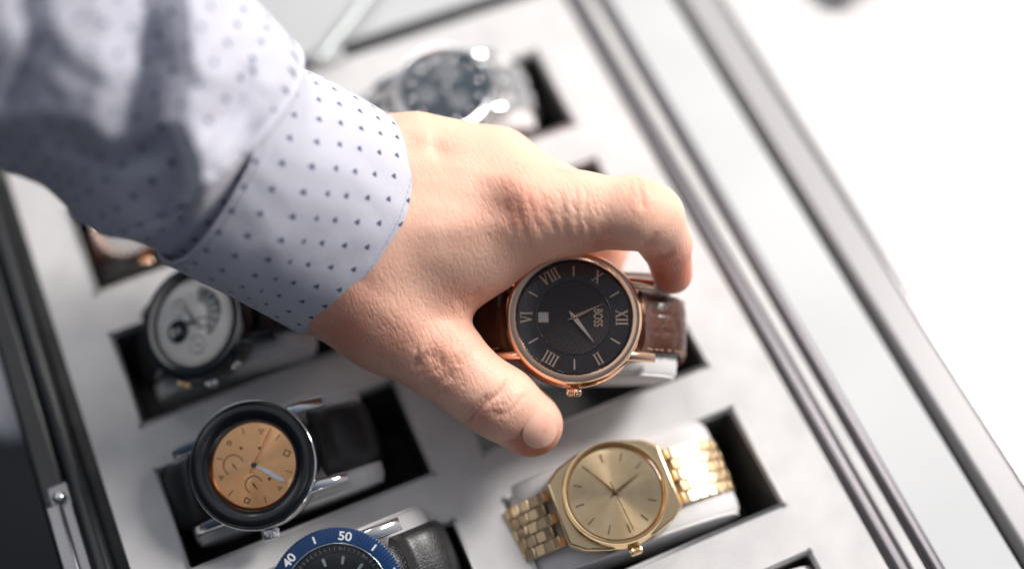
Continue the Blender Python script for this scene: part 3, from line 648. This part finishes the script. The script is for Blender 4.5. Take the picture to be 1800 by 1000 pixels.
caps = [  # (a, b, ra, rb, k)
 # forearm / wrist: radial and ulnar columns
 ((470, 380, 482), (625, 470, 489), 21, 21, 8), ((500, 270, 482), (668, 318, 494), 20, 19, 10), ((480, 330, 480), (650, 400, 490), 22, 21, 10),
 # palm mass
 ((650, 400, 490), (800, 390, 490), 20.5, 19, 12), ((700, 330, 492), (860, 308, 492), 20.5, 15.5, 12), ((690, 300, 500), (850, 300, 506), 16, 13, 10),
 ((640, 450, 487), (800, 440, 484), 20, 17, 12), ((800, 420, 484), (925, 376, 478), 17.5, 15.4, 9),
 # ulnar styloid
 ((738, 246, 487), (800, 268, 488), 8, 9, 9),
 # index: proximal, middle, distal
 ((925, 376, 478), (1010, 373, 474), 15.2, 12.6, 7), ((1010, 373, 474), (1118, 375, 470), 12.6, 11.5, 5), ((1112, 375, 470), (1144, 383, 473), 11.4, 10.6, 3),
 ((1144, 382, 473), (1170, 428, 486), 10.6, 8.8, 2), ((1173, 436, 488), (1182, 482, 497), 8.0, 6.8, 1.6),
 # middle finger behind
 ((880, 306, 490), (978, 350, 493), 13.4, 10.6, 8), ((978, 350, 493), (1040, 366, 502), 11.5, 10.5, 4), ((1040, 366, 502), (1062, 430, 518), 10, 8.5, 3), ((1062, 430, 518), (1058, 480, 528), 8.3, 7.4, 3),
 # ring + little curl under
 ((860, 320, 512), (960, 380, 522), 12, 10, 6), ((960, 380, 522), (985, 440, 536), 9.6, 8, 3), ((985, 440, 536), (985, 480, 544), 8, 7, 3),
 ((830, 350, 524), (900, 410, 536), 11, 9, 6), ((900, 410, 536), (915, 460, 546), 8.5, 7.4, 3), ((915, 460, 546), (915, 490, 552), 7.2, 6.4, 3),
 # thumb metacarpal + phalanges
 ((590, 492, 488), (690, 560, 486), 18.5, 17.3, 12), ((690, 562, 486), (778, 628, 480), 17.0, 13.3, 8), ((778, 630, 480), (832, 676, 479), 13.0, 11.5, 5),
 ((832, 676, 479), (882, 710, 481), 11.5, 11.5, 4), ((882, 708, 481), (928, 742, 485), 11.8, 10.6, 4), ((928, 742, 485), (936, 748, 487), 10.4, 9.9, 3),
 # web
 ((720, 520, 487), (770, 500, 484), 14, 9, 10), ((740, 480, 487), (850, 440, 482), 16, 12, 10), ((740, 560, 483), (775, 545, 482), 10, 5, 8),
]
lo = np.array([1e9] * 3); hi = -lo; CP = []
for a, b, ra, rb, k in caps:
    A, Bp = D(*a), D(*b); CP.append((A, Bp, ra, rb, k))
    for q, r_ in ((A, ra), (Bp, rb)): lo = np.minimum(lo, q - r_ - 3); hi = np.maximum(hi, q + r_ + 3)
dims = np.ceil((hi - lo) / VS).astype(int) + 1
ax_ = [(lo[i] + np.arange(dims[i]) * VS).astype(np.float32) for i in range(3)]
G = np.meshgrid(*ax_, indexing='ij', sparse=True)
field = np.full(tuple(dims), 60, np.float32)
for A, Bp, ra, rb, k in CP:                      # local update windows keep this quick
    l_ = np.minimum(A, Bp) - max(ra, rb) - 16; h_ = np.maximum(A, Bp) + max(ra, rb) + 16
    i0 = np.clip(((l_ - lo) / VS).astype(int), 0, dims - 1); i1 = np.clip(((h_ - lo) / VS).astype(int) + 1, 1, dims)
    sl = tuple(slice(i0[i], i1[i]) for i in range(3)); g_ = [ax_[0][sl[0]][:, None, None], ax_[1][sl[1]][None, :, None], ax_[2][sl[2]][None, None, :]]
    field[sl] = smin(field[sl], capsule(g_, A, Bp, ra, rb), k)
HV, HF = surface_nets(field, lo, VS)
del field
def smooth_mesh(V, Fq, it, lam=.5):
    e = np.concatenate([Fq[:, [0, 1]], Fq[:, [1, 2]], Fq[:, [2, 3]], Fq[:, [3, 0]]]); n = len(V)
    for _ in range(it):
        s = np.zeros_like(V); c = np.zeros(n)
        for d in range(3): s[:, d] = np.bincount(e[:, 0], V[e[:, 1], d], n)
        c = np.bincount(e[:, 0], minlength=n); V = V + lam * (s / np.maximum(c, 1)[:, None] - V)
    return V
def normals(V, Fq):
    nn = np.cross(V[Fq[:, 2]] - V[Fq[:, 0]], V[Fq[:, 3]] - V[Fq[:, 1]]); s = np.zeros_like(V)
    for j in range(4):
        for d in range(3): s[:, d] += np.bincount(Fq[:, j], nn[:, d], len(V))
    return s / (np.linalg.norm(s, axis=1)[:, None] + 1e-9)
HV = smooth_mesh(HV, HF, 4)
def pdist(q, poly):
    """signed distance to a polyline (+ on the left of its direction in image space) and the fraction along"""
    best = np.full(len(q), 1e9); sg = np.zeros(len(q)); fr = np.zeros(len(q)); poly = np.array(poly, float); n = len(poly) - 1
    for i in range(n):
        a, b = poly[i], poly[i + 1]; ab = b - a; t_ = np.clip(((q - a) @ ab) / (ab @ ab), 0, 1); dv = q - a - t_[:, None] * ab; d_ = np.linalg.norm(dv, axis=1)
        m_ = d_ < best; best[m_] = d_[m_]; sg[m_] = np.sign(ab[0] * dv[m_, 1] - ab[1] * dv[m_, 0]); fr[m_] = (i + t_[m_]) / n
    return best, sg, fr
HN = normals(HV, HF); view = CAM - HV; view /= np.linalg.norm(view, axis=1)[:, None]; facing = np.clip((HN * view).sum(1) * 2.5, 0, 1)
q2 = proj(HV)[:, :2]; disp = np.zeros(len(HV))
def crease(poly, depth, wpx):
    global disp
    d_, s_, f_ = pdist(q2, poly); disp -= facing * depth * np.exp(-(d_ / wpx) ** 2) * np.clip(np.sin(np.pi * np.clip(f_, 0.04, .96)) * 1.6, 0, 1)
def lump(x, y, r_, h, rx=None, ang_=0):
    global disp
    rx = rx or r_; c, s_ = math.cos(math.radians(ang_)), math.sin(math.radians(ang_)); u = (q2[:, 0] - x) * c + (q2[:, 1] - y) * s_; v_ = -(q2[:, 0] - x) * s_ + (q2[:, 1] - y) * c
    disp += facing * h * np.exp(-(u / rx) ** 2 - (v_ / r_) ** 2)
# thumb: joint folds, nail fold
crease([(905, 655), (880, 690), (850, 712), (822, 742), (805, 748)], .95, 4.5); crease([(862, 690), (838, 712), (812, 735)], .6, 4)
crease([(925, 690), (905, 715), (880, 740)], .35, 4); crease([(835, 730), (850, 748)], .3, 4)
crease([(880, 775), (905, 772), (928, 752), (946, 738)], .5, 4.5); crease([(862, 722), (880, 728)], .3, 4); crease([(866, 735), (890, 722)], .25, 4)
lump(955, 757, 20, .7, 24, -35)
# thumb knuckle dimples
for x, y, r_, h in ((765, 632, 16, -.6), (742, 655, 14, -.35), (790, 655, 14, -.25), (740, 620, 14, .3), (790, 620, 16, .4), (770, 665, 12, .25)): lump(x, y, r_, h)
for k in range(9):
    a = random.uniform(-.5, .5); x, y = 765 + random.uniform(-42, 42), 645 + random.uniform(-34, 34); l_ = random.uniform(12, 24); dx, dy = math.cos(1.9 + a) * l_, math.sin(1.9 + a) * l_
    crease([(x - dx, y - dy), (x + random.uniform(-4, 4), y), (x + dx, y + dy)], random.uniform(.28, .46), 3.8)
# knuckle of the index, tendons, wrist bone, web folds
lump(915, 345, 34, 1.5); lump(890, 370, 22, -.7); lump(748, 240, 20, 1.2); lump(768, 262, 16, -.8, 26, 50)
for (x0_, y0_, x1_, y1_) in ((905, 330, 930, 430), (925, 325, 955, 420), (890, 345, 905, 415), (945, 335, 985, 420), (1010, 315, 1022, 425), (1030, 315, 1040, 430), (985, 330, 1003, 440)):
    crease([(x0_, y0_), ((x0_ + x1_) / 2 - 5, (y0_ + y1_) / 2), (x1_, y1_)], .26, 6)
crease([(1118, 312), (1128, 345), (1132, 372)], .5, 5); crease([(1104, 312), (1110, 340)], .25, 4); crease([(1136, 318), (1146, 345)], .25, 4)
crease([(1125, 430), (1140, 425), (1160, 405)], .5, 6); crease([(1145, 452), (1165, 452), (1190, 440)], .6, 6)
for k in range(5): crease([(800 + 10 * k, 520 - 4 * k), (812 + 8 * k, 538 - 5 * k), (822 + 7 * k, 556 - 9 * k)], .35, 4)
crease([(700, 250), (650, 400), (600, 520)], .0, 6); lump(860, 310, 18, .8, 90, 15); lump(800, 350, 20, -.5, 90, 10); lump(800, 400, 22, .6, 90, -5)
lump(690, 545, 26, .9, 60, 40); lump(650, 505, 20, -.6, 70, 40)
HV = HV + HN * disp[:, None]
ctr = D(700, 400, 490)
person = empty('person', Matrix.Translation(Vector(ctr * S)), 'person reaching in from the upper left, dotted pale blue shirt, hand gripping a watch', 'person')
skin = mat('skin', (.78, .50, .39), .42, Subsurface_Weight=.35, Subsurface_Scale=.004)
B(skin).inputs['Subsurface Radius'].default_value = (1.0, .35, .2); B(skin).inputs['Specular IOR Level'].default_value = .35
hand_o = mesh('hand', HV - ctr, HF, skin, person)
me = hand_o.data; red = np.zeros(len(HV))
for x, y, r_, a_ in ((768, 640, 60, .45), (938, 790, 42, 1.2), (965, 770, 26, .8), (905, 360, 60, .45), (1178, 480, 55, 1.1), (1130, 345, 35, .4), (1150, 440, 30, .6), (850, 735, 35, .5), (600, 580, 90, .6), (815, 550, 40, .3), (680, 600, 70, .5), (1060, 440, 40, .6)):
    red = np.maximum(red, a_ * np.exp(-((q2[:, 0] - x) ** 2 + (q2[:, 1] - y) ** 2) / r_ ** 2))
wr = np.zeros(len(HV))
for x, y, r_, a_ in ((765, 640, 70, 1.0), (920, 370, 75, .8), (1020, 370, 60, .6), (860, 730, 60, .5), (660, 590, 90, .6), (810, 540, 45, .6), (1130, 340, 40, .5)):
    wr = np.maximum(wr, a_ * np.exp(-((q2[:, 0] - x) ** 2 + (q2[:, 1] - y) ** 2) / r_ ** 2))
for nm, arr in (('redness', red), ('wrinkle', .15 + wr)):
    at = me.attributes.new(nm, 'FLOAT', 'POINT'); at.data.foreach_set('value', arr.astype(np.float32))
ar = N(skin, 'ShaderNodeAttribute', attribute_name='redness'); aw = N(skin, 'ShaderNodeAttribute', attribute_name='wrinkle')
nz = N(skin, 'ShaderNodeTexNoise', i_Scale=90.0, i_Detail=5.0); L(skin, objco(skin), nz.inputs['Vector'])
ad = N(skin, 'ShaderNodeMath', operation='MULTIPLY_ADD'); ad.inputs[1].default_value = .55; L(skin, nz.outputs[0], ad.inputs[0])
sb = N(skin, 'ShaderNodeMath', operation='SUBTRACT'); sb.inputs[1].default_value = .22; L(skin, ar.outputs['Fac'], sb.inputs[0]); L(skin, sb.outputs[0], ad.inputs[2])
rp = N(skin, 'ShaderNodeValToRGB'); rp.color_ramp.elements[0].color = (.90, .56, .42, 1); rp.color_ramp.elements[1].color = (.64, .21, .13, 1); L(skin, ad.outputs[0], rp.inputs[0]); L(skin, rp.outputs[0], B(skin).inputs['Base Color'])
def skinl(sc, rot, det=3):
    n_ = N(skin, 'ShaderNodeTexNoise', i_Scale=1.0, i_Detail=float(det), i_Distortion=.4); L(skin, objco(skin, sc, rot), n_.inputs['Vector'])
    r_ = N(skin, 'ShaderNodeMapRange'); r_.inputs[1].default_value = .30; r_.inputs[2].default_value = .52; L(skin, n_.outputs[0], r_.inputs[0]); return r_.outputs[0]
b1 = bump(skin, skinl((1500, 420, 900), (0, 0, .75)), .00010, .5); b1 = bump(skin, skinl((420, 1500, 900), (0, 0, .55)), .00010, .4, b1)
v2 = skinl((1050, 190, 500), (0, 0, .42), 2); b2 = bump(skin, v2, .0003, .5, b1); L(skin, aw.outputs['Fac'], b2.inputs['Strength'])
v3 = skinl((300, 900, 500), (0, 0, .6), 2); b4 = bump(skin, v3, .00012, .5, b2); L(skin, aw.outputs['Fac'], b4.inputs['Strength']); b2 = b4
nf = N(skin, 'ShaderNodeTexNoise', i_Scale=2500.0); L(skin, objco(skin), nf.inputs['Vector']); b3 = bump(skin, nf.outputs[0], .00015, .4, b2)
# thumbnail: a curved plate lying on the tip
nc, nn0 = D(951, 757, 487), None
i_ = np.argmin(np.where(facing > .2, (q2[:, 0] - 953) ** 2 + (q2[:, 1] - 757) ** 2, 1e9)); c0 = HV[i_]; n0 = HN[i_]; axd = D(936, 748, 487) - D(882, 708, 481); axd -= n0 * (axd @ n0); axd /= np.linalg.norm(axd); sd_ = np.cross(n0, axd)
V, Fc = [], []
for i in range(13):
    for j in range(13):
        u = -1 + i / 6; v_ = -1 + j / 6; rr = max(abs(u), abs(v_)); l_ = math.hypot(u, v_) or 1; uu, vv = u * rr / l_ * 1.0, v_ * rr / l_
        p_ = c0 + axd * (uu * 6.2) + sd_ * (vv * 6.4) + n0 * (.02 - (vv ** 2) * 2.3 - (uu ** 2) * (1.4 if uu > 0 else .7)); V.append(p_ - ctr)
for i in range(12):
    for j in range(12): a = i * 13 + j; Fc.append((a, a + 13, a + 14, a + 1))
nail = mat('nail', (.82, .50, .39), .22, Subsurface_Weight=.3, Subsurface_Scale=.002)
noisy(nail, 160, (.80, .45, .34), (.84, .50, .385))
nl = mesh('thumbnail', V, Fc, nail, hand_o)

# ================================================================== THE SLEEVE
DA = 33
shirt = mat('dotted_shirt_cotton', (.6, .62, .7), .75, Sheen_Weight=.3)
uvn = N(shirt, 'ShaderNodeUVMap', uv_map='UVMap')
su = N(shirt, 'ShaderNodeSeparateXYZ'); L(shirt, uvn.outputs[0], su.inputs[0])
def M2_(op, a, b=None, c=None):
    n = N(shirt, 'ShaderNodeMath', operation=op)
    for i, v in enumerate((a, b, c)):
        if v is None: continue
        if isinstance(v, (int, float)): n.inputs[i].default_value = v
        else: L(shirt, v, n.inputs[i])
    return n.outputs[0]
U0, V0 = su.outputs[0], su.outputs[1]; ca, sa = math.cos(math.radians(DA)), math.sin(math.radians(DA))
U = M2_('ADD', M2_('MULTIPLY', U0, ca), M2_('MULTIPLY', V0, sa)); Vv = M2_('SUBTRACT', M2_('MULTIPLY', V0, ca), M2_('MULTIPLY', U0, sa))       # millimetres / 100
PX, PY = .125, .091                         # dot lattice (9 mm)
def lattice(ou, ov, r_, sub=True):
    a = M2_('SUBTRACT', M2_('FRACT', M2_('ADD', M2_('DIVIDE', U, PX), ou)), .5); b = M2_('SUBTRACT', M2_('FRACT', M2_('ADD', M2_('DIVIDE', Vv, PY), ov)), .5)
    a = M2_('MULTIPLY', a, PX * 100); b = M2_('MULTIPLY', b, PY * 100); out = None
    for (cx, cy, rr) in ((-.42, .3, r_), (.42, .3, r_), (0, -.38, r_)):
        d = M2_('SQRT', M2_('ADD', M2_('POWER', M2_('SUBTRACT', a, cx), 2), M2_('POWER', M2_('SUBTRACT', b, cy), 2))); k = M2_('SUBTRACT', 1, M2_('SMOOTH_MIN', M2_('DIVIDE', d, rr), 1, .05))
        k = M2_('GREATER_THAN', k, .12); out = k if out is None else M2_('MAXIMUM', out, k)
    return out
dots = M2_('MAXIMUM', lattice(0, 0, .60), lattice(.5, .5, .60))
mx = N(shirt, 'ShaderNodeMix', data_type='RGBA'); L(shirt, dots, mx.inputs[0]); mx.inputs[6].default_value = (.545, .55, .625, 1); mx.inputs[7].default_value = (.05, .072, .15, 1)
L(shirt, mx.outputs[2], B(shirt).inputs['Base Color'])
wv = M2_('MULTIPLY', M2_('SINE', M2_('MULTIPLY', U, 100 * 6.283 / .45)), M2_('SINE', M2_('MULTIPLY', Vv, 100 * 6.283 / .45))); bw = bump(shirt, wv, .0001, .25)
nb = N(shirt, 'ShaderNodeTexNoise', i_Scale=120.0, i_Detail=6.0); L(shirt, objco(shirt), nb.inputs['Vector']); bump(shirt, nb.outputs[0], .0012, .35, bw)
TUBE = {}
def tube(name, ctrl, nseg, nring, folds, parent, m, thick=0.0, fn=None, u0=0.0):
    """ctrl: list of (px,py,depth, a, b) ring centres with half width a across and b along the view"""
    C = np.array([D(*c[:3]) for c in ctrl]); ab_ = np.array([c[3:] for c in ctrl], float); t0 = np.linspace(0, 1, len(ctrl)); tt = np.linspace(0, 1, nseg)
    def spl(y):
        out = np.zeros((len(tt), y.shape[1])); n = len(t0) - 1
        for k_, t_ in enumerate(tt):
            x = min(t_ * n, n - 1e-6); i = int(x); f_ = x - i; p0, p1, p2, p3 = y[max(i - 1, 0)], y[i], y[i + 1], y[min(i + 2, n)]
            out[k_] = .5 * ((2 * p1) + (-p0 + p2) * f_ + (2 * p0 - 5 * p1 + 4 * p2 - p3) * f_ ** 2 + (-p0 + 3 * p1 - 3 * p2 + p3) * f_ ** 3)
        return out
    c_ = spl(C); r_ = spl(ab_); T = np.gradient(c_, axis=0); T /= np.linalg.norm(T, axis=1)[:, None]; arc = np.r_[0, np.cumsum(np.linalg.norm(np.diff(c_, axis=0), axis=1))]
    V, uv = [], []; th = np.linspace(0, 2 * math.pi, nring + 1)
    for k_ in range(nseg):
        tocam = CAM - c_[k_]; W_ = tocam - T[k_] * (tocam @ T[k_]); W_ /= np.linalg.norm(W_); A_ = np.cross(T[k_], W_)
        for t_ in th:
            V.append(c_[k_] + A_ * r_[k_, 0] * math.sin(t_) - W_ * r_[k_, 1] * math.cos(t_)); uv.append(((t_ - math.pi) * (r_[k_, 0] + r_[k_, 1]) / 200 , (arc[k_] + u0) / 100))
    V = np.array(V); Fq = np.array([(a, a + 1, a + nring + 2, a + nring + 1) for k_ in range(nseg - 1) for a in range(k_ * (nring + 1), k_ * (nring + 1) + nring)])
    nn = normals(V, Fq); cc = np.repeat(c_, nring + 1, axis=0)
    if ((V - cc) * nn).sum() < 0: nn = -nn; Fq = Fq[:, ::-1]
    # close the seam normals
    for k_ in range(nseg): a, b = k_ * (nring + 1), k_ * (nring + 1) + nring; s_ = nn[a] + nn[b]; nn[a] = nn[b] = s_ / np.linalg.norm(s_)
    vw = CAM - V; vw /= np.linalg.norm(vw, axis=1)[:, None]; fc = np.clip((nn * vw).sum(1) * 1.7 + .15, 0, 1); q = proj(V)[:, :2]
    if fn is not None: V = V + (vw if name == 'shirt_sleeve' else nn) * (fn(q, fc, np.repeat(tt, nring + 1), np.tile(th, nseg)))[:, None]
    o = mesh(name, V - ctr, Fq, m, parent, uv=uv)
    o['_rings'] = 0; del o['_rings']; TUBE[name] = (V, nn, nring)
    if thick: md = o.modifiers.new('cloth_thickness', 'SOLIDIFY'); md.thickness = thick * S; md.offset = -1
    return o
def fold(q, poly, depth, wr_, wl):
    d_, s_, f_ = pdist(q, poly); w_ = np.where(s_ > 0, wl, wr_); return depth * np.exp(-(d_ / w_) ** 2)
ns = lambda q, sc, sd_: np.sin(q[:, 0] / sc + 1.3 * np.sin(q[:, 1] / (sc * 1.7) + sd_)) * np.cos(q[:, 1] / (sc * .8) + sd_ * 2 + np.sin(q[:, 0] / (sc * 1.3)))
def fcuff(q, fc, tt, th):
    d = fc * (.5 * ns(q, 60, .3) + .25 * ns(q, 23, 1.1)); d += -.5 * np.exp(-((tt - .955) / .012) ** 2); return d
cuff = tube('shirt_cuff', [(612, 397, 492, 39.5, 33), (560, 368, 485, 39.2, 33), (500, 335, 477, 38.8, 33), (440, 307, 469, 38, 32.5), (376, 276, 462, 37.2, 31.5)], 150, 220, None, person, shirt, 1.4, fcuff)
def sstep(x, a, b_):
    t_ = np.clip((x - a) / (b_ - a), 0, 1); return t_ * t_ * (3 - 2 * t_)
def fslv(q, fc, tt, th):
    y = q[:, 1]; dd, sg_, _f = pdist(q, [(280, -120), (292, 60), (298, 130), (276, 215), (306, 290), (318, 365), (292, 455)]); sig = -dd * sg_
    right = -9 + 21 * sstep(sig, 0, 46) - 12 * sstep(sig, 52, 150)
    left = -9 + (15 * sstep(y, 330, 200) + 3) * sstep(-sig, 6, 120) - 4 * sstep(-sig, 150, 330)
    d = np.where(sig > 0, right, left)
    d += fold(q, [(462, 205), (430, 290), (372, 375), (305, 440)], -4.0, 10, 16) * sstep(y, 200, 300)
    d += fold(q, [(440, 130), (400, 215), (372, 300)], -2.5, 9, 14)
    d += fold(q, [(-20, 250), (80, 235), (190, 285), (260, 270)], -5.0, 26, 26) + fold(q, [(40, -40), (60, 80), (20, 180)], -4.0, 30, 30)
    d += 1.0 * ns(q, 60, 2.1) + .5 * ns(q, 26, .4) + .25 * ns(q, 15, 3.3)
    return fc * d * np.clip((tt - .13) / .10, 0, 1)
slv = tube('shirt_sleeve', [(410, 294, 465, 34, 26.5), (372, 270, 461, 35.8, 28.6), (336, 236, 456, 42.5, 38.5), (304, 200, 451, 43, 39), (218, 122, 442, 43, 38), (85, 38, 430, 46, 39), (-90, -70, 414, 48, 41), (-300, -210, 395, 48, 42)], 300, 320, None, person, shirt, 1.0, fslv, u0=61)
# dashes of the cuff stitching
thread = mat('pale_thread', (.42, .44, .56), .6); Vt, nt_, nr = TUBE['shirt_cuff']
V, Fc = [], []
for ring in (9, ):
    for j in range(0, nr - 2, 2):
        a = Vt[ring * (nr + 1) + j]; b = Vt[ring * (nr + 1) + j + 1]; n_ = nt_[ring * (nr + 1) + j]; d_ = (b - a); sd2 = np.cross(n_, d_ / np.linalg.norm(d_)) * .16; b = a + d_ * 1.15; o_ = len(V)
        for p_ in (a - sd2, a + sd2, b + sd2, b - sd2): V.append(p_ + n_ * .02 - ctr)
        for p_ in (a - sd2, a + sd2, b + sd2, b - sd2): V.append(p_ + n_ * .16 - ctr)
        Fc += [(o_ + 4, o_ + 5, o_ + 6, o_ + 7), (o_, o_ + 1, o_ + 5, o_ + 4), (o_ + 1, o_ + 2, o_ + 6, o_ + 5), (o_ + 2, o_ + 3, o_ + 7, o_ + 6), (o_ + 3, o_, o_ + 4, o_ + 7)]
st = mesh('cuff_stitching', V, Fc, thread, cuff, smooth=False)
